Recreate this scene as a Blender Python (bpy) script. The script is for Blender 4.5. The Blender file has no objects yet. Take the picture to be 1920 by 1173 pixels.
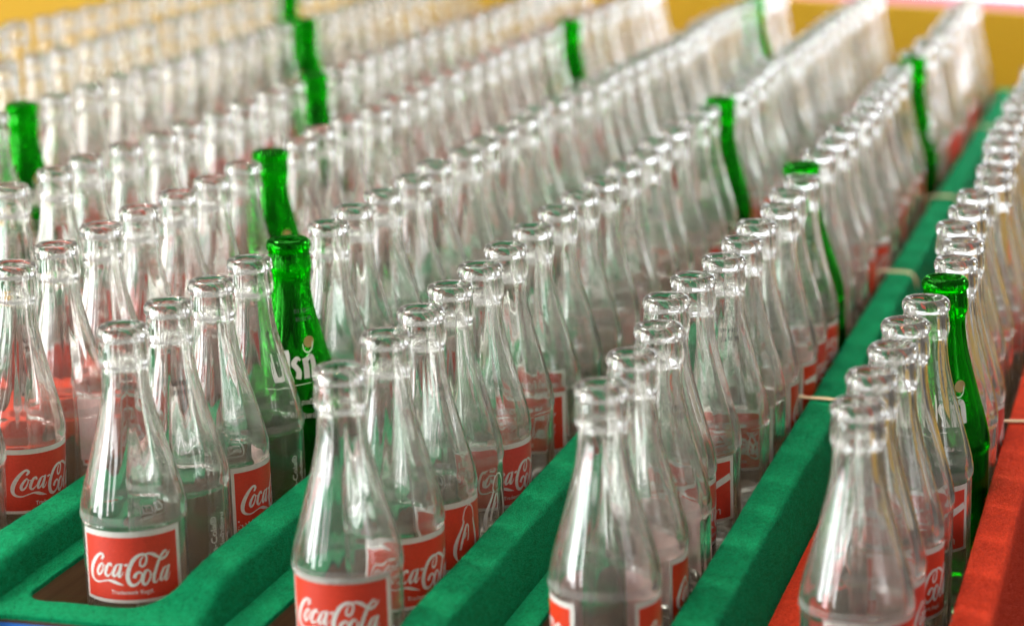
import bpy, math, random
from mathutils import Vector, Matrix

# ------------------------------------------------------------------ camera, world, lamps, exposure
S = 0.001                       # everything below is laid out in millimetres
scene = bpy.context.scene
C = scene.collection

cam_data = bpy.data.cameras.new('camera')
cam = bpy.data.objects.new('camera', cam_data)
C.objects.link(cam)
CAM = Vector((686.317, -1099.807, 277.955))
FWD = Vector((-0.28011659, 0.93274259, -0.2269933)).normalized()
RGT = Vector((0.95911, 0.28191363, -0.02515393)).normalized()
UPV = RGT.cross(FWD).normalized()
m = Matrix((RGT, UPV, -FWD)).transposed().to_4x4()
m.translation = CAM * S
cam.matrix_world = m
cam_data.sensor_width = 36.0
cam_data.sensor_fit = 'HORIZONTAL'
cam_data.lens = 4275.637 / 1920 * 36
cam_data.clip_start = 0.05
cam_data.clip_end = 50
cam_data.dof.use_dof = True
cam_data.dof.focus_distance = 1.385
cam_data.dof.aperture_fstop = 5.3
scene.camera = cam

world = bpy.data.worlds.new('World')
scene.world = world
world.use_nodes = True
bg = world.node_tree.nodes['Background']
bg.inputs['Color'].default_value = (1.0, 0.95, 0.88, 1)
bg.inputs['Strength'].default_value = 0.29

def area_lamp(name, loc, target, sx, sy, power, col):
    d = bpy.data.lights.new(name, 'AREA')
    d.shape = 'RECTANGLE'; d.size = sx; d.size_y = sy
    d.energy = power; d.color = col
    o = bpy.data.objects.new(name, d); C.objects.link(o)
    o.location = loc
    o.rotation_euler = (Vector(target) - Vector(loc)).to_track_quat('-Z', 'Y').to_euler()
    return o

# the bright canopy over the stall, daylight from its open front, hanging lamps
area_lamp('canopy_light', (-0.7, 0.9, 2.0), (-0.7, 0.9, 0.0), 2.4, 2.4, 54, (1.0, 0.97, 0.93))
area_lamp('key_lamp', (-1.9, 1.0, 3.0), (0.45, 0.45, 0.0), 0.42, 0.42, 62, (1.0, 0.95, 0.88))
# added soft fill at left, for contrast; daylight split into strips for uneven highlights
area_lamp('left_fill', (-2.4, -0.2, 0.45), (0.2, 0.5, 0.0), 3.2, 1.5, 2.6 * math.pi * 4.8, (1.0, 0.97, 0.92))
for az, w, hgt, lum, zc in ((-152, 0.24, 1.0, 21, 0.20), (-139, 0.36, 1.1, 13, 0.15), (-121, 0.12, 0.9, 18, 0.20), (-22, 0.34, 0.7, 3.0, 0.15)):
    a_ = math.radians(az)
    area_lamp('daylight_strip', (0.3 + 2.3 * math.cos(a_), 0.2 + 2.3 * math.sin(a_), zc), (0.3, 0.3, 0.0), w, hgt, lum * math.pi * w * hgt, (0.95, 0.98, 1.0))
area_lamp('side_lamp', (1.6, 1.7, 0.80), (0.1, 1.0, 0.0), 0.20, 0.20, 9, (0.95, 0.98, 1.0))
for i, (x, y, z) in enumerate([(0.25, -0.4, 1.15), (-0.45, 0.3, 1.2)]):
    area_lamp('warm_bulb', (x, y, z), (x, y + 0.9, 0.0), 0.06, 0.06, 1.8, (1.0, 0.62, 0.28))

vs = scene.view_settings
vs.view_transform = 'Standard'
vs.look = 'None'
vs.exposure = 0.43
vs.gamma = 1.0
cy = scene.cycles
cy.max_bounces = 22
cy.transmission_bounces = 22
cy.glossy_bounces = 16
cy.diffuse_bounces = 3
cy.transparent_max_bounces = 16
cy.caustics_reflective = True
cy.caustics_refractive = True
cy.blur_glossy = 0.3
cy.sample_clamp_indirect = 12.0
cy.use_adaptive_sampling = True
cy.adaptive_threshold = 0.11
cy.adaptive_min_samples = 16
cy.use_denoising = True
try:
    cy.denoiser = 'OPENIMAGEDENOISE'
    cy.denoising_input_passes = 'RGB_ALBEDO_NORMAL'
except Exception:
    pass
random.seed(11)

# ------------------------------------------------------------------ helpers
def tag(o, label, cat, group=None):
    o['label'] = label; o['category'] = cat
    if group: o['group'] = group
    return o

def empty(name, loc):
    o = bpy.data.objects.new(name, None); C.objects.link(o)
    o.location = Vector(loc) * S
    o.empty_display_size = 0.02
    return o

def mesh_data(name, verts, faces, mats, smooth=False, midx=None):
    me = bpy.data.meshes.new(name)
    me.from_pydata([tuple(c * S for c in v) for v in verts], [], faces)
    for mt in (mats if isinstance(mats, (list, tuple)) else [mats]):
        me.materials.append(mt)
    if midx: me.polygons.foreach_set('material_index', midx)
    if smooth: me.polygons.foreach_set('use_smooth', [True] * len(me.polygons))
    me.update()
    return me

def obj(name, me, parent=None, loc=(0, 0, 0), rz=0.0):
    o = bpy.data.objects.new(name, me); C.objects.link(o)
    o.location = Vector(loc) * S
    o.rotation_euler = (0, 0, rz)
    o.parent = parent
    return o

def box(verts, faces, x0, x1, y0, y1, z0, z1):
    b = len(verts)
    verts += [(x0, y0, z0), (x1, y0, z0), (x1, y1, z0), (x0, y1, z0), (x0, y0, z1), (x1, y0, z1), (x1, y1, z1), (x0, y1, z1)]
    faces += [tuple(b + i for i in f) for f in ((0, 3, 2, 1), (4, 5, 6, 7), (0, 1, 5, 4), (1, 2, 6, 5), (2, 3, 7, 6), (3, 0, 4, 7))]

def smooth01(a, b, x):
    t = min(1, max(0, (x - a) / (b - a)))
    return t * t * (3 - 2 * t)

# ------------------------------------------------------------------ materials
def new_mat(name):
    mt = bpy.data.materials.new(name); mt.use_nodes = True
    nt = mt.node_tree
    for n in list(nt.nodes): nt.nodes.remove(n)
    out = nt.nodes.new('ShaderNodeOutputMaterial')
    return mt, nt, out

def node(nt, kind, **kw):
    n = nt.nodes.new(kind)
    for k, v in kw.items():
        if k in n.inputs: n.inputs[k].default_value = v
        else: setattr(n, k, v)
    return n

def felt_mat(name, dark, light):
    mt, nt, out = new_mat(name)
    L = nt.links.new
    p = node(nt, 'ShaderNodeBsdfPrincipled', Roughness=0.95)
    p.inputs['Specular IOR Level'].default_value = 0.1
    p.inputs['Sheen Weight'].default_value = 0.08
    p.inputs['Sheen Roughness'].default_value = 0.45
    p.inputs['Sheen Tint'].default_value = (light[0] * 1.2 + .1, light[1] * 1.2 + .1, light[2] * 1.2 + .1, 1)
    tc = node(nt, 'ShaderNodeTexCoord')
    mp = node(nt, 'ShaderNodeMapping'); mp.inputs['Scale'].default_value = (1.0, 0.45, 1.0)
    mp.inputs['Rotation'].default_value = (0, 0, 0.7)
    L(tc.outputs['Object'], mp.inputs['Vector'])
    n1 = node(nt, 'ShaderNodeTexNoise', Scale=1300.0, Detail=3.0, Roughness=0.65)
    n2 = node(nt, 'ShaderNodeTexNoise', Scale=90.0, Detail=4.0, Roughness=0.6)
    n3 = node(nt, 'ShaderNodeTexNoise', Scale=420.0, Detail=2.0, Roughness=0.6)
    for n in (n1, n3): L(mp.outputs['Vector'], n.inputs['Vector'])
    L(tc.outputs['Object'], n2.inputs['Vector'])
    add = node(nt, 'ShaderNodeMath', operation='ADD')
    s2 = node(nt, 'ShaderNodeMath', operation='MULTIPLY_ADD')
    s2.inputs[1].default_value = 0.26
    L(n2.outputs['Fac'], s2.inputs[0]); L(n1.outputs['Fac'], s2.inputs[2])
    s3 = node(nt, 'ShaderNodeMath', operation='MULTIPLY'); s3.inputs[1].default_value = 0.5
    L(n3.outputs['Fac'], s3.inputs[0])
    L(s2.outputs[0], add.inputs[0]); L(s3.outputs[0], add.inputs[1])
    mr = node(nt, 'ShaderNodeMapRange')
    mr.inputs['From Min'].default_value = 0.66; mr.inputs['From Max'].default_value = 1.08
    L(add.outputs[0], mr.inputs['Value'])
    mx = node(nt, 'ShaderNodeMix', data_type='RGBA')
    mx.inputs['A'].default_value = (*dark, 1); mx.inputs['B'].default_value = (*light, 1)
    L(mr.outputs['Result'], mx.inputs['Factor'])
    L(mx.outputs['Result'], p.inputs['Base Color'])
    b = node(nt, 'ShaderNodeBump', Strength=0.9, Distance=0.002)
    L(add.outputs[0], b.inputs['Height']); L(b.outputs['Normal'], p.inputs['Normal'])
    L(p.outputs[0], out.inputs['Surface'])
    return mt

def glass_mat(name, tint, haze_col, haze, ior=1.5):
    """well-used returnable glass: clear, with a thin even veil of scuffing"""
    mt, nt, out = new_mat(name)
    g = node(nt, 'ShaderNodeBsdfGlass', Color=(*tint, 1), Roughness=0.0, IOR=ior)
    df = node(nt, 'ShaderNodeBsdfDiffuse', Color=(*haze_col, 1))
    mix = node(nt, 'ShaderNodeMixShader'); mix.inputs['Fac'].default_value = haze
    nt.links.new(g.outputs[0], mix.inputs[1]); nt.links.new(df.outputs[0], mix.inputs[2])
    nt.links.new(mix.outputs[0], out.inputs['Surface'])
    return mt

def print_mat(name, front, back, rough=0.35, wear=0.0):
    mt, nt, out = new_mat(name)
    L = nt.links.new
    p = node(nt, 'ShaderNodeBsdfPrincipled', Roughness=rough)
    ge = node(nt, 'ShaderNodeNewGeometry')
    tc = node(nt, 'ShaderNodeTexCoord')
    n = node(nt, 'ShaderNodeTexNoise', Scale=700.0, Detail=4.0, Roughness=0.7)
    L(tc.outputs['Object'], n.inputs['Vector'])
    mr = node(nt, 'ShaderNodeMapRange')
    mr.inputs['From Min'].default_value = 0.35; mr.inputs['From Max'].default_value = 0.7
    mr.inputs['To Min'].default_value = 1.0; mr.inputs['To Max'].default_value = 0.82
    L(n.outputs['Fac'], mr.inputs['Value'])
    mx = node(nt, 'ShaderNodeMix', data_type='RGBA')
    mx.inputs['A'].default_value = (*front, 1); mx.inputs['B'].default_value = (*back, 1)
    L(ge.outputs['Backfacing'], mx.inputs['Factor'])
    nb = node(nt, 'ShaderNodeTexNoise', Scale=130.0, Detail=3.0, Roughness=0.6)      # thin, uneven backs
    L(tc.outputs['Object'], nb.inputs['Vector'])
    rb = node(nt, 'ShaderNodeMapRange')
    rb.inputs['From Min'].default_value = 0.42; rb.inputs['From Max'].default_value = 0.62
    L(nb.outputs['Fac'], rb.inputs['Value'])
    mb = node(nt, 'ShaderNodeMix', data_type='RGBA')
    mb.inputs['A'].default_value = (*back, 1); mb.inputs['B'].default_value = (*[c * .75 + .22 for c in back], 1)
    L(rb.outputs['Result'], mb.inputs['Factor']); L(mb.outputs['Result'], mx.inputs['B'])
    mu = node(nt, 'ShaderNodeMix', data_type='RGBA', blend_type='MULTIPLY')
    mu.inputs['Factor'].default_value = 1.0
    L(mx.outputs['Result'], mu.inputs['A']); L(mr.outputs['Result'], mu.inputs['B'])
    nw = node(nt, 'ShaderNodeTexNoise', Scale=420.0, Detail=5.0, Roughness=0.75)     # chips and rubbed spots
    oi = node(nt, 'ShaderNodeObjectInfo'); va = node(nt, 'ShaderNodeVectorMath', operation='ADD')
    L(tc.outputs['Object'], va.inputs[0]); L(oi.outputs['Random'], va.inputs[1]); L(va.outputs[0], nw.inputs['Vector'])
    rw = node(nt, 'ShaderNodeMapRange')
    rw.inputs['From Min'].default_value = 0.665; rw.inputs['From Max'].default_value = 0.70
    rw.inputs['To Max'].default_value = 0.55
    L(nw.outputs['Fac'], rw.inputs['Value'])
    ww = node(nt, 'ShaderNodeMix', data_type='RGBA'); ww.inputs['B'].default_value = (0.50, 0.42, 0.38, 1)
    L(rw.outputs['Result'], ww.inputs['Factor']); L(mu.outputs['Result'], ww.inputs['A'])
    hs = node(nt, 'ShaderNodeHueSaturation')
    r1 = node(nt, 'ShaderNodeMapRange'); r1.inputs['To Min'].default_value = 0.94; r1.inputs['To Max'].default_value = 1.02
    r2 = node(nt, 'ShaderNodeMapRange'); r2.inputs['To Min'].default_value = 0.499; r2.inputs['To Max'].default_value = 0.504
    for r_ in (r1, r2): L(oi.outputs['Random'], r_.inputs['Value'])
    L(r1.outputs['Result'], hs.inputs['Saturation']); L(r2.outputs['Result'], hs.inputs['Hue'])
    L(ww.outputs['Result'], hs.inputs['Color']); L(hs.outputs['Color'], p.inputs['Base Color'])
    L(p.outputs[0], out.inputs['Surface'])
    return mt

def wood_mat(name, c0, c1):
    mt, nt, out = new_mat(name)
    L = nt.links.new
    p = node(nt, 'ShaderNodeBsdfPrincipled', Roughness=0.7)
    tc = node(nt, 'ShaderNodeTexCoord'); mp = node(nt, 'ShaderNodeMapping')
    mp.inputs['Scale'].default_value = (60, 4, 220)
    L(tc.outputs['Object'], mp.inputs['Vector'])
    n = node(nt, 'ShaderNodeTexNoise', Scale=1.0, Detail=5.0, Roughness=0.6)
    L(mp.outputs['Vector'], n.inputs['Vector'])
    mx = node(nt, 'ShaderNodeMix', data_type='RGBA')
    mx.inputs['A'].default_value = (*c0, 1); mx.inputs['B'].default_value = (*c1, 1)
    L(n.outputs['Fac'], mx.inputs['Factor']); L(mx.outputs['Result'], p.inputs['Base Color'])
    b = node(nt, 'ShaderNodeBump', Strength=0.4, Distance=0.0006)
    L(n.outputs['Fac'], b.inputs['Height']); L(b.outputs['Normal'], p.inputs['Normal'])
    L(p.outputs[0], out.inputs['Surface'])
    return mt

def paint_mat(name, col, rough=0.5, var=0.12, scale=12.0):
    mt, nt, out = new_mat(name)
    L = nt.links.new
    p = node(nt, 'ShaderNodeBsdfPrincipled', Roughness=rough)
    tc = node(nt, 'ShaderNodeTexCoord')
    n = node(nt, 'ShaderNodeTexNoise', Scale=scale, Detail=4.0)
    L(tc.outputs['Object'], n.inputs['Vector'])
    mx = node(nt, 'ShaderNodeMix', data_type='RGBA')
    mx.inputs['A'].default_value = (*[c * (1 - var) for c in col], 1)
    mx.inputs['B'].default_value = (*[min(1, c * (1 + var)) for c in col], 1)
    L(n.outputs['Fac'], mx.inputs['Factor']); L(mx.outputs['Result'], p.inputs['Base Color'])
    L(p.outputs[0], out.inputs['Surface'])
    return mt

def glow_mat(name, c0, c1, strength):
    mt, nt, out = new_mat(name)
    e = node(nt, 'ShaderNodeEmission', Strength=strength, Color=(*c0, 1))
    nt.links.new(e.outputs[0], out.inputs['Surface'])
    return mt

FELT_GREEN = felt_mat('green_felt', (0.0, 0.130, 0.046), (0.002, 0.33, 0.125))
FELT_RED = felt_mat('red_felt', (0.46, 0.026, 0.008), (0.78, 0.064, 0.020))
GLASS = glass_mat('clear_glass', (0.988, 0.989, 0.982), (0.92, 0.86, 0.78), 0.025)
GLASS_SCUFF = glass_mat('scuffed_glass', (0.97, 0.97, 0.96), (0.88, 0.86, 0.82), 0.16)
GLASS_GREEN = glass_mat('green_glass', (0.12, 0.77, 0.115), (0.02, 0.36, 0.03), 0.006)
PRINT_WHITE = print_mat('printed_cream', (0.74, 0.71, 0.66), (0.90, 0.58, 0.56))
PRINT_RED = print_mat('printed_red', (0.72, 0.036, 0.016), (0.90, 0.52, 0.50))
LETTER = print_mat('lettering_white', (0.80, 0.78, 0.75), (0.62, 0.60, 0.57))
LETTER_FAINT = print_mat('faded_lettering', (0.80, 0.79, 0.76), (0.66, 0.65, 0.62))
LEMON = print_mat('lemon_print', (0.40, 0.26, 0.06), (0.3, 0.2, 0.05))
INK = print_mat('date_ink', (0.05, 0.05, 0.06), (0.05, 0.05, 0.06))
WOOD = wood_mat('raw_plywood', (0.08, 0.038, 0.014), (0.34, 0.18, 0.08))
WOOD_DARK = wood_mat('dark_wood', (0.030, 0.016, 0.008), (0.085, 0.050, 0.026))
BLUE = paint_mat('blue_paint', (0.01, 0.20, 0.70), 0.35)
YELLOW = paint_mat('yellow_paint', (0.52, 0.30, 0.003), 0.6, 0.14, 3.0)
RUBBER = paint_mat('rubber_band', (0.78, 0.60, 0.36), 0.5)
GROUND = paint_mat('dark_floor', (0.05, 0.045, 0.04), 0.8)
PANEL_WHITE = glow_mat('lit_white_panel', (0.90, 0.94, 1.0), None, 2.0)
PANEL_PINK = glow_mat('lit_pink_edge', (1.0, 0.36, 0.45), None, 0.8)

# ------------------------------------------------------------------ setting: floor, yellow back board, lit panel
ROW_D, ROW_H = 134.477, 7.0036        # distance and drop from one row to the next
# the rows further left run at a slight angle to the others
SKEW = 0.0195
PIVOT = {0: (4.5, 119), -1: (18, 600), -2: (-28, 1000), -3: (-36, 1100), -4: (-36, 1250)}
def row_x(k, y): return k * ROW_D + (PIVOT[k][0] - SKEW * (y - PIVOT[k][1]) if k in PIVOT else 0.0)
ROW_X = {k: row_x(k, 0) for k in range(-4, 5)}
me = mesh_data('floor', [(-4000, -3000, -700), (4000, -3000, -700), (4000, 5000, -700), (-4000, 5000, -700)], [(0, 1, 2, 3)], GROUND)
fl = obj('floor', me); fl['kind'] = 'structure'

WY = 2300.0
def wall_top(x): return -62 - 0.058 * (x - 316)
v, f = [], []
xs = (-2200, 1400)
v = [(xs[0], WY, -690), (xs[1], WY, -690), (xs[1], WY, wall_top(xs[1])), (xs[0], WY, wall_top(xs[0])),
     (xs[0], WY + 25, -690), (xs[1], WY + 25, -690), (xs[1], WY + 25, wall_top(xs[1])), (xs[0], WY + 25, wall_top(xs[0]))]
f = [(0, 1, 2, 3), (5, 4, 7, 6), (3, 2, 6, 7), (0, 3, 7, 4), (1, 5, 6, 2)]
wall = obj('back_board', mesh_data('back_board', v, f, YELLOW))
tag(wall, 'yellow painted board standing behind the far ends of the bottle rows', 'board')

pan = empty('light_panel', (0, WY + 40, 0))
tag(pan, 'glowing white and pink panel above the yellow board at top right', 'light panel')
x0, x1 = -60, 1300
v = [(x0, 0, wall_top(x0) - 30), (x1, 0, wall_top(x1) - 30), (x1, 0, wall_top(x1) + 9), (x0, 0, wall_top(x0) + 14)]
v += [(a, 20, b) for a, _, b in v]
F6 = [(0, 1, 2, 3), (5, 4, 7, 6), (3, 2, 6, 7), (1, 0, 4, 5), (0, 3, 7, 4), (1, 5, 6, 2)]
obj('pink_edge', mesh_data('pink_edge', v, F6, PANEL_PINK), pan)
v = [(x0, 4, wall_top(x0) + 14.5), (x1, 4, wall_top(x1) + 9.5), (x1, 4, 440), (x0, 4, 440)]
v += [(a, 20, b) for a, _, b in v]
obj('white_face', mesh_data('white_face', v, F6, PANEL_WHITE), pan)

# ------------------------------------------------------------------ felt trays
Y_END, Y_BACK = 2097.0, 2112.0
RAIL_TOP, X_OUT = -134.0, 58.0
TRAY = {4: (-160.0, -66.0, -47.0), 3: (-154.0, -67.0, -49.0), 2: (-149.0, -71.0, -51.0), 1: (-148.0, -75.0, -56.0)}   # low edge height, left side, slot side

def felt_fuzz(cover, v, f, felt, seed):
    """loose fibres standing off the felt on the nearer part of a tray"""
    rn = random.Random(seed)
    fv, ff = [], []
    for q in f:
        a, b, c, d_ = [Vector(v[i]) for i in q]
        if min(a.y, c.y) > 800: continue
        n = (c - a).cross(d_ - b)
        area = n.length / 2
        if area < 1e-6: continue
        n.normalize()
        if n.z < 0 and abs(n.z) > 0.3: n = -n
        elif n.x < 0 and abs(n.z) <= 0.3: n = -n
        cnt = area * (0.8 if max(a.y, c.y) < 420 else 0.45)
        cnt = int(cnt) + (1 if rn.random() < cnt - int(cnt) else 0)
        for _ in range(cnt):
            s_, t_ = rn.random(), rn.random()
            p = a.lerp(b, s_).lerp(d_.lerp(c, s_), t_)
            dr = (n * rn.uniform(0.15, 0.9) + Vector((rn.gauss(0, 1), rn.gauss(0, 1), rn.gauss(0, .6)))).normalized() * rn.uniform(0.8, 2.4)
            w = dr.cross(Vector((rn.gauss(0, 1), rn.gauss(0, 1), rn.gauss(0, 1)))).normalized() * 0.06
            i0 = len(fv)
            p0 = p - n * 0.15
            fv += [tuple(p0 - w), tuple(p0 + w), tuple(p + dr)]
            ff.append((i0, i0 + 1, i0 + 2))
    o = obj('felt_fuzz', mesh_data('felt_fuzz', fv, ff, felt), cover)
    o['kind'] = 'stuff'

def build_tray(k):
    Z_LOW, X_LEFT, X_SL = TRAY.get(k, (-149.0, -75.0, -54.0))
    RAIL = RAIL_TOP - Z_LOW
    low_next, left_next, _ = TRAY.get(k + 1, (-149.0, -75.0, -54.0))
    flare = max(0.9, ROW_D + left_next - X_OUT - 0.3) if k < 4 else 0.9
    Y_SLOT = {1: -35.0, 2: -72.0, 3: -54.0, 4: -40.0}.get(k, -50.0)
    Y_FRONT = Y_SLOT - 23.0
    red = k in (4, -1)
    felt = FELT_RED if red else FELT_GREEN
    xr = 39.0 if k == 4 else 34.0
    xo = X_OUT + (3.0 if k == 4 else 0.0)
    drop = 120.0 if k == 4 else RAIL_TOP - (low_next - ROW_H) + 3.0
    rnd = random.Random(100 + k)
    phase = [rnd.uniform(0, 6.28) for _ in range(6)]
    def zf(x, y):
        s = smooth01(Y_SLOT - 14, Y_SLOT + 36, y)
        g = smooth01(-2, xr, x) if x < xr else 1.0
        z = Z_LOW + RAIL * s * g
        if x > xo - 5:
            t = min(1, (x - (xo - 5)) / 5); z -= 5 * (1 - math.sqrt(max(0, 1 - t * t)))
        if x < xr + 4 and x > X_SL + 20:
            pass
        if y < Y_FRONT + 3: z -= (Y_FRONT + 3 - y) * 0.4
        z += 0.35 * math.sin(y * 0.021 + phase[0] + x * 0.05) + 0.2 * math.sin(y * 0.063 + phase[1] - x * 0.09)
        return z
    # slot outline (an open U) and the matching points of the tray's outer edge
    inner, outer = [], []
    ys = [Y_END - (Y_END - (Y_SLOT + 16)) * (i / 70) for i in range(71)]
    for y in ys: inner.append((X_SL, y)); outer.append((X_LEFT, y))
    rc = 16.0
    cx, cyy = X_SL + rc, Y_SLOT + rc
    for i in range(1, 9):
        a = math.pi + (math.pi / 2) * i / 9
        inner.append((cx + rc * math.cos(a), cyy + rc * math.sin(a)))
        tx = (X_LEFT - cx) / math.cos(a) if abs(math.cos(a)) > 1e-6 else 1e9
        ty = (Y_FRONT - cyy) / math.sin(a) if abs(math.sin(a)) > 1e-6 else 1e9
        t = min(tx, ty); outer.append((cx + t * math.cos(a), cyy + t * math.sin(a)))
    rc2 = 26.0
    cx2, cy2 = xr - rc2, Y_SLOT + rc2
    for i in range(13):
        x = cx + (cx2 - cx) * i / 12
        inner.append((x, Y_SLOT)); outer.append((x, Y_FRONT))
    for i in range(1, 13):
        a = 1.5 * math.pi + (math.pi / 2) * i / 13
        inner.append((cx2 + rc2 * math.cos(a), cy2 + rc2 * math.sin(a)))
        tx = (xo - cx2) / math.cos(a) if abs(math.cos(a)) > 1e-6 else 1e9
        ty = (Y_FRONT - cy2) / math.sin(a) if abs(math.sin(a)) > 1e-6 else 1e9
        t = min(tx, ty); outer.append((cx2 + t * math.cos(a), cy2 + t * math.sin(a)))
    ys = [Y_SLOT + rc2 + (Y_END - (Y_SLOT + rc2)) * (i / 90) for i in range(91)]
    for y in ys: inner.append((xr, y)); outer.append((xo, y))
    N = len(inner); cols = [0, .06, .15, .28, .42, .56, .68, .78, .86, .92, .97, 1.0]
    v, f, ring = [], [], []
    for (ix, iy), (ox, oy) in zip(inner, outer):
        idx = []
        jit = 0.35 * rnd.gauss(0, 1)
        # felt edge turned down into the slot
        for dn, off in ((3.2, 0.2), (1.1, 0.0)):
            idx.append(len(v)); v.append((ix + off * 0.2, iy, zf(ix, iy) - dn - 0.2 * jit))
        for c in cols:
            x, y = ix + (ox - ix) * c, iy + (oy - iy) * c
            r = 1.0 * max(0, 1 - c / .1)
            idx.append(len(v)); v.append((x, y, zf(x, y) - r * 0.8))
        side = ox > xo - 0.5
        zb = zf(ox, oy)
        if side:
            for dd, dx in ((0.25, flare * .3), (0.6, flare * .7), (1.0, flare)):
                idx.append(len(v)); v.append((ox + dx, oy - (0.2 if oy < Y_FRONT + 1 else 0), zb - drop * dd))
        else:
            for dd in (0.8, 1.6, 2.4):
                idx.append(len(v)); v.append((ox - (0.1 if ox < X_LEFT + 1 else 0), oy - (0.2 if oy < Y_FRONT + 1 else 0), zb - dd))
        ring.append(idx)
    M = len(ring[0])
    for a in range(N - 1):
        for b in range(M - 1):
            f.append((ring[a][b], ring[a][b + 1], ring[a + 1][b + 1], ring[a + 1][b]))
    t = empty('felt_tray', (ROW_X[k], 0, -k * ROW_H))
    if k in PIVOT: t.rotation_euler[2] = SKEW
    cover = obj('felt_cover', mesh_data('felt_cover', v, f, felt, smooth=True), t)
    if k >= 0: felt_fuzz(cover, v, f, felt, 200 + k)
    # far end strip of the same felt
    v, f = [], []
    xs_ = [X_LEFT + (xo - X_LEFT) * i / 40 for i in range(41)]
    for y, dz in ((Y_END, 0), (Y_BACK - 3, 0), (Y_BACK, -3), (Y_BACK + .5, -60)):
        for x in xs_: v.append((x, y, zf(x, y) + dz - (2.5 if dz > -50 and False else 0)))
    for r in range(3):
        for c in range(40): f.append((r * 41 + c, r * 41 + c + 1, (r + 1) * 41 + c + 1, (r + 1) * 41 + c))
    obj('end_strip', mesh_data('end_strip', v, f, felt, smooth=True), t)
    # plywood lining of the slot, its floor and the front edge
    v, f = [], []
    path = inner + [(xr, Y_END + 0.5), (X_SL, Y_END + 0.5)]
    n = len(path)
    for (x, y) in path:
        nx = 0.5 if x > 0 else -0.5
        for z in (zf(x, y) - 2.4, zf(x, y) - 14, -204.6): v.append((x + nx * 0.6, y, z))
    for a in range(n):
        b = (a + 1) % n
        for c in range(2): f.append((a * 3 + c, b * 3 + c, b * 3 + c + 1, a * 3 + c + 1))
    obj('slot_lining', mesh_data('slot_lining', v, f, WOOD, smooth=True), t)
    v, f = [], []
    box(v, f, X_LEFT + 1, xo - 1, Y_FRONT + 3, Y_BACK - 1, -212, -204.4)
    obj('slot_floor', mesh_data('slot_floor', v, f, WOOD_DARK), t)
    v, f = [], []
    box(v, f, X_LEFT + 0.6, xo - 0.2, Y_FRONT + 0.4, Y_FRONT + 6, Z_LOW - 5.6, Z_LOW - 2.9)
    obj('board_edge', mesh_data('board_edge', v, f, WOOD_DARK), t)
    v, f = [], []
    box(v, f, X_LEFT + 0.6, xo - 0.2, Y_FRONT + 1.2, Y_FRONT + 7, Z_LOW - 120, Z_LOW - 5.8)
    obj('front_panel', mesh_data('front_panel', v, f, BLUE), t)
    names = {4: 'red felt tray holding the rightmost row of bottles, with a raised edge',
             3: 'green felt tray beside the red one, tied with rubber bands',
             2: 'green felt tray, third tray from the right, raised edge',
             1: 'green felt tray at bottom left showing the open end of its slot',
             0: 'green felt tray, fifth from the right, its edge at the left frame side',
             -1: 'red felt tray hidden behind bottles, sixth tray from the right',
             -2: 'green felt tray under the seventh row of bottles from the right',
             -3: 'green felt tray under the eighth row of bottles from the right',
             -4: 'green felt tray under the rearmost row of bottles, before the yellow board'}
    tag(t, names[k], 'tray', 'felt trays')
    return t

for k in range(-4, 5): build_tray(k)

# ------------------------------------------------------------------ bottles: glass
HB = 204.0
OUT = [(8.8, -1.2), (9.6, -0.3), (10.9, 0), (12.5, -.5), (13.8, -2.0), (14.4, -4.2), (14.2, -6.3), (13.4, -7.9), (13.2, -8.9), (13.5, -10.2),
       (13.8, -13), (14.0, -16), (14.15, -18.6), (14.0, -20.8), (13.5, -22.3), (13.0, -23.6), (12.85, -26), (13.1, -32), (14.0, -40),
       (15.2, -46.5), (17.2, -55), (19.5, -64), (22.2, -74), (25, -84), (27.5, -93), (29.0, -100), (29.6, -105), (29.6, -107.5),
       (29.15, -109.2), (28.95, -111), (28.95, -122), (28.95, -136), (28.95, -150), (28.95, -170), (28.95, -189), (28.5, -195), (27.1, -200), (24.5, -203.3),
       (22, -204), (18, -202.5), (10, -200.2), (0.0, -199.5)]
INN = [(0.0, -194.5), (12, -195.2), (20, -195.5), (24, -193.5), (25.7, -189), (26.1, -181), (26.1, -135), (26.1, -112), (26.5, -104), (25.6, -97),
       (23.3, -87), (20.3, -77), (17.3, -66.5), (14.5, -55.5), (12.2, -45), (10.8, -36), (10.0, -27), (9.5, -18), (9.0, -8), (8.75, -2.4)]

def catmull(p, sub):
    r = []
    for i in range(len(p) - 1):
        a = p[max(0, i - 1)]; b = p[i]; c = p[i + 1]; d = p[min(len(p) - 1, i + 2)]
        for s in range(sub):
            t = s / sub
            r.append(tuple(0.5 * ((2 * b[j]) + (-a[j] + c[j]) * t + (2 * a[j] - 5 * b[j] + 4 * c[j] - d[j]) * t * t
                                  + (-a[j] + 3 * b[j] - 3 * c[j] + d[j]) * t ** 3) for j in range(len(b))))
    r.append(p[-1])
    return r

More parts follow.
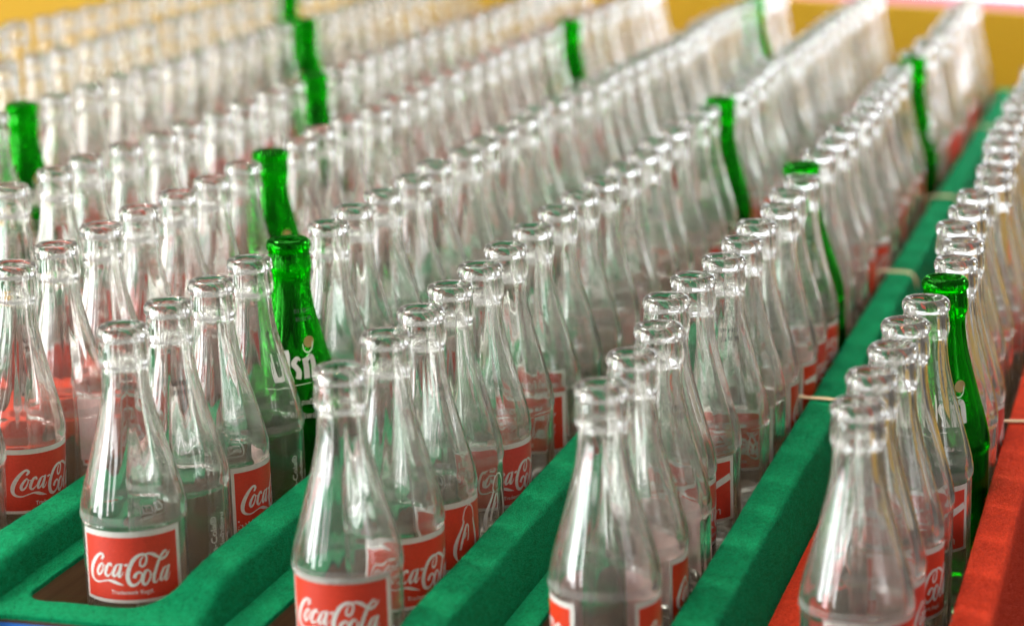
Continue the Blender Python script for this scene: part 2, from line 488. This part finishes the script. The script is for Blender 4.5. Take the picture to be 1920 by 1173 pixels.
def bottle_mesh(name, mat, scuff, seed, seg=84, calm=1.0):
    """one closed wall of glass, turned on a lathe and then made as uneven as pressed glass is"""
    rn = random.Random(seed)
    waves = [(rn.choice((2, 3, 4, 5, 6, 7, 9)), rn.uniform(-.05, .05), rn.uniform(0, 6.28), rn.uniform(0.02, 0.07)) for _ in range(9)]
    fine = [(rn.randint(13, 30), rn.uniform(-.012, .012), rn.uniform(0, 6.28), rn.uniform(0.004, 0.011)) for _ in range(9)]
    def wob(a, z, k):
        w = sum(am * math.sin(n * a + fz * z + ph + k) for n, fz, ph, am in waves)
        return w + sum(am * math.sin(n * a + fz * z + ph + 2 * k) for n, fz, ph, am in fine)
    prof = [(r, z, 0) for r, z in catmull(OUT, 2)] + [(r, z, 1) for r, z in catmull(INN, 2)]
    v, f, rows_ = [], [], []
    for r, z, inn in prof:
        if r < 0.05:
            rows_.append([len(v)] * seg); v.append((0, 0, HB + z)); continue
        row = []
        amp = smooth01(0, 16, r) * (2.0 if inn else 1.0) * calm * (0.25 if z > -24 else 1.0) * (0.15 if not inn and z < -109 else 1.0)
        for s in range(seg):
            a = 2 * math.pi * s / seg
            rr_ = r + amp * wob(a, z, 1.7 * inn)
            if not inn and -109 < z < -24 and s in (0, seg // 2): rr_ += 0.13          # mould seam
            row.append(len(v)); v.append((rr_ * math.cos(a), rr_ * math.sin(a), HB + z))
        rows_.append(row)
    n = len(rows_)
    for i in range(n):
        A, B = rows_[i], rows_[(i + 1) % n]
        if A[0] == A[1] and B[0] == B[1]: continue
        for s in range(seg):
            t = (s + 1) % seg
            u = []
            for x in (A[s], B[s], B[t], A[t]):
                if x not in u: u.append(x)
            f.append(tuple(u))
    # the widest ring and the heel rub against other bottles and turn dull
    mi = []
    for q in f:
        zc = sum(v[i][2] for i in q) / len(q) - HB; rc_ = math.hypot(v[q[0]][0], v[q[0]][1])
        mi.append(1 if (-107.6 < zc < -102.8 and rc_ > 28.2) or (-22.0 < zc < -18.2 and rc_ > 13.4) else 0)
    return mesh_data(name, v, f, [mat, scuff], smooth=True, midx=mi)

BOTTLES = [bottle_mesh('glass_bottle', GLASS, GLASS_SCUFF, 40 + i) for i in range(5)]
BOTTLE_GREEN = bottle_mesh('green_bottle', GLASS_GREEN, GLASS_GREEN, 60, calm=0.55)

def prof_r(z):
    for (r0, z0), (r1, z1) in zip(OUT[14:], OUT[15:]):
        if z0 >= z >= z1: return r0 + (r1 - r0) * (z - z0) / (z1 - z0)
    return 28.95

# ------------------------------------------------------------------ printing wrapped round the glass
class Decal:
    def __init__(self): self.v, self.f, self.m, self.lift = [], [], [], 0.0
    def add(self, pts, faces, mi=0, off=0.2):
        b = len(self.v)
        self.v += [(s, z, off) for s, z in pts]
        self.f += [tuple(b + i for i in q) for q in faces]; self.m += [mi] * len(faces)
    def patch(self, s0, s1, z0, z1, mi=0, off=0.12, n=22):
        pts = [(s0 + (s1 - s0) * i / n, z) for z in (z0, z1) for i in range(n + 1)]
        self.add(pts, [(i, i + 1, n + 2 + i, n + 1 + i) for i in range(n)], mi, off)
    def stroke(self, p, mi=0, off=0.25, sub=5):
        """variable-width pen stroke through (s, z, width)"""
        self.lift += 0.006; off += self.lift
        q = catmull(p, sub); pts = []
        for i, (x, y, w) in enumerate(q):
            a = q[max(0, i - 1)]; b = q[min(len(q) - 1, i + 1)]
            dx, dy = b[0] - a[0], b[1] - a[1]; l = math.hypot(dx, dy) or 1
            nx, ny = -dy / l * w / 2, dx / l * w / 2
            pts += [(x + nx, y + ny), (x - nx, y - ny)]
        self.add(pts, [(2 * i, 2 * i + 1, 2 * i + 3, 2 * i + 2) for i in range(len(q) - 1)], mi, off)
    def disc(self, s, z, r, mi=0, off=0.25, n=20):
        pts = [(s, z)] + [(s + r * math.cos(6.2832 * i / n), z + r * math.sin(6.2832 * i / n)) for i in range(n)]
        self.add(pts, [(0, 1 + i, 1 + (i + 1) % n) for i in range(n)], mi, off)
    def text(self, body, size, s, z, mi=0, off=0.25, rot=0.0, align='CENTER', bold=0.0):
        cu = bpy.data.curves.new('t', 'FONT'); cu.body = body; cu.size = size; cu.align_x = align
        cu.resolution_u = 3; cu.offset = bold
        o = bpy.data.objects.new('t', cu); C.objects.link(o)
        dg = bpy.context.evaluated_depsgraph_get(); dg.update()
        me = bpy.data.meshes.new_from_object(o.evaluated_get(dg))
        c, sn = math.cos(rot), math.sin(rot)
        pts = [(s + v.co.x * c - v.co.y * sn, z + v.co.x * sn + v.co.y * c) for v in me.vertices]
        self.add(pts, [tuple(p.vertices) for p in me.polygons], mi, off)
        bpy.data.meshes.remove(me); bpy.data.objects.remove(o); bpy.data.curves.remove(cu)
    def mesh(self, name, mats):
        verts = []
        for s, z, off in self.v:
            r = prof_r(z); a = s / r
            verts.append(((r + off) * math.cos(a), (r + off) * math.sin(a), HB + z))
        faces, mi = [], []
        for q, mm in zip(self.f, self.m):
            # keep every face looking outward
            (x0_, y0_), (x1_, y1_), (x2_, y2_) = [self.v[i][:2] for i in q[:3]]
            cr = (x1_ - x0_) * (y2_ - y0_) - (x2_ - x0_) * (y1_ - y0_)
            faces.append(q if cr >= 0 else tuple(reversed(q))); mi.append(mm)
        return mesh_data(name, verts, faces, mats, smooth=True, midx=mi)

def script_points():
    """pen strokes of the white script, measured on the label (columns: across, down, pen width)"""
    K = [
     [(256,468,26),(284,430,40),(264,395,34),(226,402,38),(176,456,52),(138,532,62),(118,612,64),(121,692,50),(152,750,34),(206,776,22),(280,766,18),(345,762,26),(400,780,46),(455,806,42),(505,828,24),(548,842,3)],
     [(262,518,22),(228,556,36),(197,622,44),(206,674,36),(242,655,28),(268,602,22),(276,546,18),(256,514,18)],
     [(268,530,14),(300,562,13),(336,548,12)],
     [(386,570,34),(380,532,26),(346,546,36),(312,612,46),(303,672,42),(328,702,30),(364,680,16),(404,640,10)],
     [(508,556,18),(468,556,24),(438,594,40),(410,655,44),(412,708,34),(444,698,22),(482,640,16),(512,570,12)],
     [(530,540,32),(508,612,40),(486,684,42),(486,722,28),(516,712,16),(552,655,8)],
     [(566,574,30),(614,560,30)],
     [(690,752,46),(722,700,42),(770,676,28),(800,705,20),(786,770,22),(738,828,30),(680,852,42),(630,826,56),(606,760,58),(610,680,60),(642,592,54),(696,504,52),(762,452,44),(832,436,34),(874,464,28),(874,524,28),(846,582,30),(806,602,28),(782,570,26),(796,512,22),(832,464,14)],
     [(850,440,14),(915,430,30),(985,452,46),(1032,484,36),(1066,496,18)],
     [(892,652,24),(858,668,36),(824,728,48),(806,802,50),(832,852,38),(882,820,30),(916,752,26),(920,690,22),(888,652,20)],
     [(918,705,14),(948,716,10),(975,690,8)],
     [(1126,426,24),(1092,458,40),(1052,524,42),(1012,622,44),(972,732,48),(962,812,42),(988,832,22),(1036,786,8)],
     [(1092,452,16),(1128,414,30),(1158,416,20),(1150,452,12)],
     [(1058,530,18),(1110,512,34),(1166,470,30),(1208,402,3)],
     [(1156,628,18),(1112,650,32),(1068,740,42),(1056,802,36),(1086,802,26),(1126,730,18),(1152,650,12)],
     [(1184,606,34),(1156,700,40),(1130,782,42),(1130,818,26),(1162,792,14),(1196,706,6)]]
    r = []
    for st in K:
        q = []
        for x, y, w in st:
            th = math.asin(max(-.99, min(.99, (x - 744) / 740)))
            s = 28.95 * th + 3.9
            z = -112.7 - (y + 187 * (1 - math.cos(th)) - 130) / 23.7
            q.append((s, z, w / 24.5))
        r.append(q)
    return r
SCRIPT = script_points()

def label_patch(bottom_border=1.9, zb=-153.6):
    d = Decal()
    d.patch(-31.6, 31.6, zb, -112.5, 0, 0.12)
    d.patch(-29.6, 28.6, zb + bottom_border, -115.7, 1, 0.20)
    return d
LAB_A = label_patch().mesh('label', [PRINT_WHITE, PRINT_RED])
d = Decal()                                     # label on the far side; ragged upper edge imitates refraction through the glass
rr = random.Random(8)
top = [-114.2 + 1.3 * math.sin(i * 0.9) + rr.uniform(-1.1, 1.1) for i in range(25)]
for inset, dz, mi_, of in ((0.0, 0.0, 0, 0.12), (1.8, 2.4, 1, 0.2)):
    ss = [(-21 + inset) + (42 - 2 * inset) * i / 24 for i in range(25)]
    d.add([(a_, -149.5 + inset) for a_ in ss] + [(a_, t_ - dz) for a_, t_ in zip(ss, top)], [(i, i + 1, 26 + i, 25 + i) for i in range(24)], mi_, of)
LAB_BACK = d.mesh('back_label', [PRINT_WHITE, PRINT_RED])
LAB_B = label_patch(1.6, -160.0).mesh('label_tall', [PRINT_WHITE, PRINT_RED])

d = Decal()
for st in SCRIPT: d.stroke(st)
d.text('Trademark Regd.', 3.4, 0.5, -148.4, bold=0.03)
LET_A = d.mesh('lettering', [LETTER])

d = Decal()
for st in SCRIPT: d.stroke(st)
d.text('Trademark Regd.', 2.6, 6, -142.6, bold=0.02)
rr = random.Random(3)
for i in range(150):                                   # crowd of little marks and the row of bars
    s = -28.5 + 56 * rr.random(); z = -150.0 + 4.8 * rr.random() * rr.random()
    d.disc(s, z, 0.28 + 0.35 * rr.random(), n=6)
for i in range(54):
    d.stroke([(-28.5 + i * 1.05, -150.3, .5), (-28.5 + i * 1.05, -153.6, .5)], sub=1)
d.stroke([(-28.8, -155.0, .7), (0, -155.0, .7), (28, -155.0, .7)], sub=8)
LET_B = d.mesh('lettering_crowd', [LETTER])

# contour-bottle emblem
def emblem(d, s0, z0, k):
    E = [[(592,262,10),(552,290,18),(528,330,16),(506,420,16),(518,440,20),(482,520,30),(420,630,44),(385,720,52),(378,800,48),(402,880,22)],
         [(455,770,26),(478,690,34),(520,580,34),(562,490,24),(590,505,20),(592,600,16),(575,680,14)],
         [(520,640,14),(556,580,12)],
         [(592,262,10),(650,270,18),(690,330,18),(705,420,16),(692,445,20),(716,540,30),(738,660,40),(735,780,42),(700,880,22)],
         [(402,884,20),(470,915,22),(600,920,22),(700,884,20)]]
    for st in E: d.stroke([(s0 + (x - 560) * k, z0 - (y - 560) * k, w * k) for x, y, w in st])
d = Decal(); emblem(d, 0, -131, 0.050); LET_C = d.mesh('bottle_emblem', [LETTER])

# curved white ribbon with the Thai name
d = Decal()
d.stroke([(28.4, -125.5, 4.5), (20, -128.5, 4.2), (10, -133.5, 3.6), (2, -137.0, 1.5)])
d.stroke([(-28, -127.5, 3.0), (-16, -126.5, 5.0), (-4, -130.5, 6.5), (3, -137, 5.0), (5, -143, 3.0)])
d.text('โคคา-โคลา', 6.2, 8, -148.6, bold=0.06)
d.stroke([(-2, -141.5, .6), (6, -140.2, 1.6), (12, -141.6, .8), (17, -140.2, .3)])
LET_E = d.mesh('ribbon_lettering', [LETTER])

# white printing straight on the glass
d = Decal()
d.text('Coca-Cola®', 6.2, 4.0, -156, rot=math.pi / 2, align='LEFT', bold=0.05)
d.text('เครื่องดื่มน้ำอัดลม', 4.6, 10.5, -156, rot=math.pi / 2, align='LEFT', bold=0.03)
d.text('Coca-Cola', 3.0, 15.2, -150, rot=math.pi / 2, align='LEFT', bold=0.02)
LET_D1 = d.mesh('upright_print', [LETTER_FAINT])
d = Decal()
for st in SCRIPT: d.stroke([(s * 1.05, z + (1.5), w) for s, z, w in st])
LET_D2 = d.mesh('script_print', [LETTER_FAINT])
d = Decal(); emblem(d, 0, -131, 0.054); LET_D3 = d.mesh('emblem_print', [LETTER_FAINT])

# lemon drink printing on the green bottles
d = Decal(); pen = 0.84
d.stroke([(s_ * 0.92, z_, w_ * pen) for s_, z_, w_ in [(-8.6, -76, 4.0), (-8.4, -83, 4.0), (-6.0, -87, 3.8), (-2.8, -84, 4.0), (-2.6, -74, 4.0), (-3.2, -70, 3.4)]])
d.stroke([(s_ * 0.92, z_, w_ * pen) for s_, z_, w_ in [(6.6, -76.4, 1.2), (4.2, -75.2, 3.2), (1.9, -78.4, 4.0), (4.0, -81.2, 3.8), (5.6, -84, 4.0), (5.0, -88, 4.4)]])
d.stroke([(s_ * 0.92, z_, w_ * pen) for s_, z_, w_ in [(9.6, -75.2, 3.8), (11.0, -81, 4.4), (11.4, -88, 4.6)]])
d.stroke([(s_ * 0.92, z_, w_ * pen) for s_, z_, w_ in [(10.6, -77.5, 3.2), (13.6, -74.4, 3.6), (16.0, -77.5, 4.0), (17.2, -87.6, 4.4)]])
d.stroke([(s_ * 0.92, z_, w_ * pen) for s_, z_, w_ in [(8.6, -66.5, .7), (9.6, -70.4, .9), (12.6, -72.0, 1.0), (15.6, -70.0, .9), (16.4, -65.5, .6)]])
d.disc(12.4, -65.5, 3.7, 1)
d.stroke([(s_ * 0.92, z_, w_ * pen) for s_, z_, w_ in [(-18, -93.5, .5), (0, -92.2, .5), (14, -90.8, .5)]])
d.text('เครื่องดื่ม', 4.6, 8, -104.5, bold=0.02)
d.text('น้ำทิพย์', 5.4, 8, -114.0, bold=0.02)
LET_G = d.mesh('lemon_lettering', [LETTER_FAINT, LEMON])

d = Decal()
d.text('011011', 4.0, 0, -47, bold=0.02)
d.text('22:52 BS', 3.4, 0, -52, bold=0.02)
DATE = d.mesh('date_code', [INK])

# ------------------------------------------------------------------ bottles: one by one
ROWS = {
 -4: [(-3.3,1087.7,0), (-1.1,1149.2,0), (-3.4,1210.7,0), (-1.2,1271.2,0), (-2.2,1331.8,0), (-1.4,1392.2,0), (-2.4,1453.2,0), (1.3,1513.5,0), (-0.8,1574.2,0), (-0.0,1635.0,0), (-1.6,1695.8,0), (-1.8,1756.3,0), (-1.2,1816.6,0), (-1.3,1877.8,0), (2.4,1938.2,0), (-1.1,1999.0,0), (-0.6,2059.3,0)],
 -3: [(-3.3,856.5,0), (1.7,916.9,0), (2.0,977.2,0), (2.3,1037.5,0), (1.9,1097.8,0), (-3.1,1158.2,0), (-5.7,1218.5,0), (-6.7,1278.8,0), (-1.7,1339.1,0), (-2.7,1399.5,0), (-2.7,1459.8,0), (-2.8,1520.1,0), (-1.0,1580.4,0), (-0.1,1640.8,0), (-1.0,1701.1,1), (-3.4,1763.0,0), (-2.3,1823.4,0), (0.7,1883.8,0), (-1.5,1944.3,0), (-4.9,2005.1,0), (-5.8,2065.5,0)],
 -2: [(0.5,568.1,0), (0.3,628.4,0), (-6.4,688.7,1), (2.7,747.4,0), (0.2,812.5,0), (2.0,877.7,0), (1.1,942.9,0), (0.7,1008.0,0), (-1.2,1073.2,0), (-1.9,1138.3,0), (-6.9,1203.5,0), (-7.5,1268.7,0), (-7.9,1333.8,0), (-2.9,1399.0,1), (-1.3,1459.9,0), (2.1,1520.3,0), (3.0,1581.6,0), (1.2,1642.4,0), (-0.3,1703.6,0), (-0.5,1764.3,0), (-0.7,1824.8,0), (-0.3,1886.2,0), (3.0,1947.1,0), (0.9,2007.9,0), (-0.0,2068.5,0)],
 -1: [(-5.7,277.6,0), (-6.7,337.9,0), (-6.6,406.7,0), (-4.7,466.1,0), (-1.3,525.4,0), (1.4,584.7,0), (2.4,644.1,0), (1.0,707.7,0), (0.4,771.3,0), (-3.7,834.8,0), (-4.3,898.4,0), (-1.0,962.0,1), (-1.1,1022.8,0), (1.5,1083.2,0), (0.3,1144.2,0), (-4.4,1204.7,0), (-5.6,1265.8,0), (-5.8,1326.6,0), (-4.4,1387.9,0), (-5.7,1449.0,0), (-1.7,1509.8,0), (3.0,1570.3,0), (-1.0,1630.7,0), (0.9,1691.8,0), (2.3,1752.3,0), (-0.5,1813.4,0), (-1.1,1874.0,0), (-0.7,1934.9,0), (-2.2,1995.7,0), (-4.6,2056.6,0)],
 0: [(-4.1,59.1,0), (-0.4,119.4,0), (-1.4,178.9,0), (-1.4,243.4,0), (-2.7,307.3,0), (0.5,366.6,0), (-0.2,426.0,0), (-1.4,488.9,0), (-1.4,550.5,1), (-0.4,613.6,0), (-1.6,672.9,0), (-0.9,733.9,0), (2.2,794.9,0), (0.3,856.0,0), (-0.9,917.0,0), (-2.7,978.0,0), (-1.9,1039.0,0), (-0.7,1100.0,0), (-0.6,1161.0,0), (-1.5,1222.0,0), (-0.2,1283.0,0), (-0.5,1344.0,0), (-0.4,1405.0,0), (-2.9,1466.0,0), (-1.0,1527.0,1), (-4.0,1587.7,0), (-2.6,1649.1,0), (0.1,1709.4,0), (-1.0,1770.2,0), (1.9,1831.1,0), (0.1,1891.5,0), (-1.3,1952.0,0), (-3.3,2012.4,0), (-7.4,2073.3,0)],
 1: [(-5.1,7.4,0), (-4.6,66.8,0), (-3.2,126.1,0), (-5.1,188.8,0), (-4.2,250.7,1), (1.2,309.8,0), (-2.9,369.1,0), (-0.5,428.4,0), (-2.6,491.1,0), (-5.5,554.3,0), (-0.5,614.7,0), (-3.7,675.0,0), (-3.6,735.4,0), (-1.9,795.7,0), (-4.1,856.1,0), (-4.6,916.4,0), (0.4,976.8,0), (-0.8,1037.1,0), (-2.7,1097.5,0), (-3.5,1157.8,0), (-2.6,1218.2,0), (-2.2,1278.5,0), (0.3,1338.9,0), (1.3,1399.2,0), (-0.7,1459.6,0), (-1.8,1519.9,0), (-4.9,1580.3,0), (-6.9,1640.6,0), (-6.4,1701.0,0), (-2.8,1761.3,0), (-2.0,1821.7,0), (-1.0,1882.0,1), (1.5,1942.4,0), (3.0,2003.0,0), (1.0,2063.5,0)],
 2: [(2.2,-29.8,0), (0.4,44.8,0), (1.3,105.5,0), (-1.7,168.2,0), (-1.5,227.6,0), (-2.9,289.2,0), (-2.1,353.5,0), (-3.6,419.8,0), (-4.1,479.2,0), (-5.9,543.4,0), (-0.9,606.4,0), (-0.3,669.3,0), (-2.4,732.2,0), (-1.1,795.2,0), (1.3,858.1,0), (-0.1,921.1,0), (-1.0,984.0,1), (1.1,1044.8,0), (2.2,1105.5,0), (1.4,1166.0,0), (-3.8,1226.9,0), (-2.7,1287.4,0), (2.9,1347.7,0), (-0.5,1408.1,0), (0.4,1468.8,0), (-0.5,1529.5,0), (-2.5,1590.2,0), (-4.4,1650.6,0), (-4.4,1710.9,0), (-5.1,1771.6,0), (-4.1,1832.1,0), (-0.5,1892.9,0), (-0.4,1953.2,0), (-3.8,2013.9,0), (-2.5,2075.2,0)],
 3: [(3.0,-11.3,0), (3.0,54.2,0), (3.0,117.6,0), (-9.0,189.7,0), (-4.5,248.9,0), (3.0,307.9,0), (3.0,367.3,0), (2.1,426.7,0), (2.9,489.6,0), (2.8,549.0,0), (2.2,608.4,0), (-7.7,672.7,1), (-2.7,735.2,0), (1.4,797.7,0), (-1.5,860.1,0), (2.3,922.6,0), (1.1,985.1,0), (-2.5,1047.6,0), (-0.8,1110.1,0), (-1.9,1172.6,0), (-4.8,1235.0,0), (-8.3,1297.5,0), (-3.3,1360.0,1), (-5.3,1420.6,0), (-2.9,1481.2,0), (-3.5,1542.4,0), (1.1,1603.1,0), (-0.7,1663.9,0), (-1.9,1725.0,0), (-0.7,1785.5,0), (-3.8,1845.9,0), (-4.8,1906.2,0), (-1.8,1967.0,0), (-1.4,2027.5,0)],
 4: [(-3.2,4.0,0), (-4.1,63.4,0), (0.2,122.6,0), (-1.1,182.0,0), (4.1,241.2,0), (9.0,300.4,1), (9.0,359.8,0), (9.0,419.2,0), (-1.0,480.4,0), (-0.4,541.4,0), (2.7,601.8,0), (8.8,662.4,0), (4.5,722.8,0), (2.9,783.4,0), (-2.1,844.7,0), (-2.2,905.3,0), (-3.2,966.6,0), (-0.7,1027.5,0), (-2.2,1087.9,0), (-2.4,1148.4,0), (-0.4,1209.0,0), (-0.1,1269.3,0), (-3.9,1330.0,0), (-2.1,1390.5,0), (-3.6,1451.0,0), (-4.8,1511.6,0), (-1.5,1572.1,0)],
}

ORD = ['', 'first', 'second', 'third', 'fourth', 'fifth', 'sixth', 'seventh', 'eighth', 'ninth', 'tenth', 'eleventh', 'twelfth', 'thirteenth',
       'fourteenth', 'fifteenth', 'sixteenth', 'seventeenth', 'eighteenth', 'nineteenth', 'twentieth']
def ordinal(n):
    if n <= 20: return ORD[n]
    tens = {2: 'twenty', 3: 'thirty'}[n // 10]
    return 'thirtieth' if n == 30 else tens + '-' + ORD[n % 10]

# how the nearest bottles are printed and turned: (kind, degrees to the right of facing the camera)
SPEC = {(1, 0): ('A', -8), (1, 1): ('D', 35), (1, 2): ('B', 72), (1, 3): ('D', 44), (0, 1): ('A', 42), (0, 0): ('N', 0), (0, 2): ('A', 105),
        (2, 0): ('A', -15), (2, 1): ('A', 36), (2, 2): ('C', 48), (2, 3): ('DE', 54), (2, 4): ('A', 44), (2, 5): ('N', 0), (2, 6): ('A', -22),
        (3, 0): ('A', -96), (3, 1): ('A', 102), (3, 2): ('A', 150), (3, 3): ('A', 78), (3, 4): ('E', -8), (3, 5): ('D', -25), (3, 6): ('A', -18),
        (3, 7): ('A', 112), (3, 8): ('E', 100),
        (4, 0): ('A', 28), (4, 1): ('A', 104), (4, 2): ('A', 40), (4, 3): ('N', 0), (4, 4): ('E', 0)}

BACKED = set()
rnd = random.Random(21)
for k in sorted(ROWS, reverse=True):
    nrow = 5 - k
    for i, (bx, by, green) in enumerate(ROWS[k]):
        loc = (row_x(k, by) + bx, by, -k * ROW_H - HB)
        to_cam = math.atan2(CAM.y - loc[1], CAM.x - loc[0])
        near = math.hypot(CAM.y - loc[1], CAM.x - loc[0]) < 2100
        b = obj('green_bottle' if green else 'glass_bottle', BOTTLE_GREEN if green else rnd.choice(BOTTLES), None, loc, rnd.uniform(0, 6.28))
        sway = 0.002 if by < 420 and k >= 0 else 0.009
        lean = Matrix.Rotation(rnd.gauss(0, sway), 4, 'X') @ Matrix.Rotation(rnd.gauss(0, sway), 4, 'Y')
        if (k, i) == (3, 11):                              # this one leans to the left against its neighbours
            lean = Matrix.Rotation(-0.055, 4, 'Y'); b.location.x += 0.011
        if (k, i) in ((0, 1), (0, 0)):
            lean = Matrix.Rotation(0.06, 4, 'Y'); b.location.x -= 0.0125 if i else 0.0185
        b.rotation_euler = (lean @ Matrix.Rotation(b.rotation_euler[2], 4, 'Z')).to_euler()
        base = to_cam - b.rotation_euler[2]
        kind, turn = SPEC.get((k, i), (rnd.choice('AAAAAAABBED'), rnd.uniform(-180, 180)))
        look = 'clear glass bottle'
        if green:
            look = 'green glass bottle'
            o = obj('lettering', LET_G, b, (0, 0, 0), base + math.radians(-5 if near else rnd.uniform(-90, 90)))
        elif kind in 'ABCE':
            if near: look = 'red-labelled clear bottle'
            up = {(2, 0): 6.5, (4, 0): 5.0}.get((k, i), 2.0)
            lab = obj('label', LAB_B if kind == 'B' else LAB_A, b, (0, 0, up), base + math.radians(turn))
            if near: obj('lettering', {'A': LET_A, 'B': LET_B, 'C': LET_C, 'E': LET_E}[kind], lab)
            if (k, i) in BACKED or ((k, i) not in SPEC and rnd.random() < 0.45):
                obj('label', LAB_BACK, b, (0, 0, up), base + math.radians(turn + 180 + rnd.uniform(4, 18)))
            if (k, i) == (3, 0):
                lab = obj('label', LAB_A, b, (0, 0, up), base + math.radians(94))
                obj('lettering', LET_A, lab)
        elif kind[0] == 'D':
            if near: look = 'white-printed clear bottle'
            if kind == 'DE':
                obj('lettering', LET_D3, b, (0, 0, 0), base + math.radians(turn))
            else:
                obj('lettering', LET_D1, b, (0, 0, 0), base + math.radians(turn))
            obj('lettering', LET_D2, b, (0, 0, 0), base + math.radians(turn + (205 if kind == 'D' else 180)))
        if near and ((k, i) in ((3, 5), (1, 3), (1, 4), (1, 1), (0, 1)) or rnd.random() < 0.25):
            obj('date_code', DATE, b, (0, 0, 0), base + math.radians({(3, 5): 14, (1, 4): 28, (1, 3): 55, (0, 1): 40}.get((k, i), rnd.uniform(10, 60))))
        if k == 4: where = '%s from the front in the red felt tray' % ordinal(i + 1)
        elif k > 0: where = '%s from the front of the %s row from the right' % (ordinal(i + 1), ordinal(nrow))
        else: where = '%s in from the left edge, %s row from the right' % (ordinal(i + 1), ordinal(nrow))
        tag(b, look + ', ' + where, 'bottle', 'green bottles scattered through the rows' if green else 'clear bottles standing in rows')

# ------------------------------------------------------------------ rubber bands round the raised edges
def rubber_band(k, y, left, label, tilt=2.0):
    xr = 39.0 if k == 4 else 34.0
    xo = X_OUT + (3.0 if k == 4 else 0.0)
    zt = RAIL_TOP
    path = [(left, zt - 12), (left - 1, zt - 3), (left + 2, zt + 0.9), (xr, zt + 1.1), (xr + 6, zt + 1.2), (xo - 8, zt + 1.2), (xo - 3, zt - 0.2), (xo + 0.8, zt - 4.5), (xo + 1.9, zt - 12), (xo + 2.1, zt - 24)]
    q = catmull([(x, z, 0) for x, z in path], 4)
    v, f = [], []
    n = 8
    for i, (x, z, _) in enumerate(q):
        a = q[max(0, i - 1)]; c = q[min(len(q) - 1, i + 1)]
        dx, dz = c[0] - a[0], c[1] - a[1]; l = math.hypot(dx, dz)
        nx, nz = -dz / l, dx / l
        for s in range(n):
            t = 2 * math.pi * s / n
            u, w = 1.0 * math.cos(t), 2.3 * math.sin(t)
            v.append((x + nx * u, w + tilt * (x - xr) / 24, z + nz * u))
    for i in range(len(q) - 1):
        for s in range(n):
            t = (s + 1) % n
            f.append((i * n + s, i * n + t, (i + 1) * n + t, (i + 1) * n + s))
    o = obj('rubber_band', mesh_data('rubber_band', v, f, RUBBER, smooth=True), None, (k * ROW_D, y, -k * ROW_H))
    tag(o, label, 'rubber band', 'rubber bands round the tray edges')

def gap_near(k, y):
    ys = [b[1] for b in ROWS[k]]
    mids = [(a + b) / 2 for a, b in zip(ys, ys[1:])]
    return min(mids, key=lambda m_: abs(m_ - y))
rubber_band(3, gap_near(3, 455), 22, 'nearest cream rubber band on the green tray beside the red one', -3)
rubber_band(3, gap_near(3, 885), 26, 'second cream rubber band from the front on the green tray edge', -2)
rubber_band(3, gap_near(3, 1255), 28, 'third cream rubber band from the front on the green tray edge')
rubber_band(3, gap_near(3, 1730), 29, 'farthest blurred rubber band on the green tray edge at right')
rubber_band(4, gap_near(4, 450), 28, 'cream rubber band across the red tray edge at the right side')
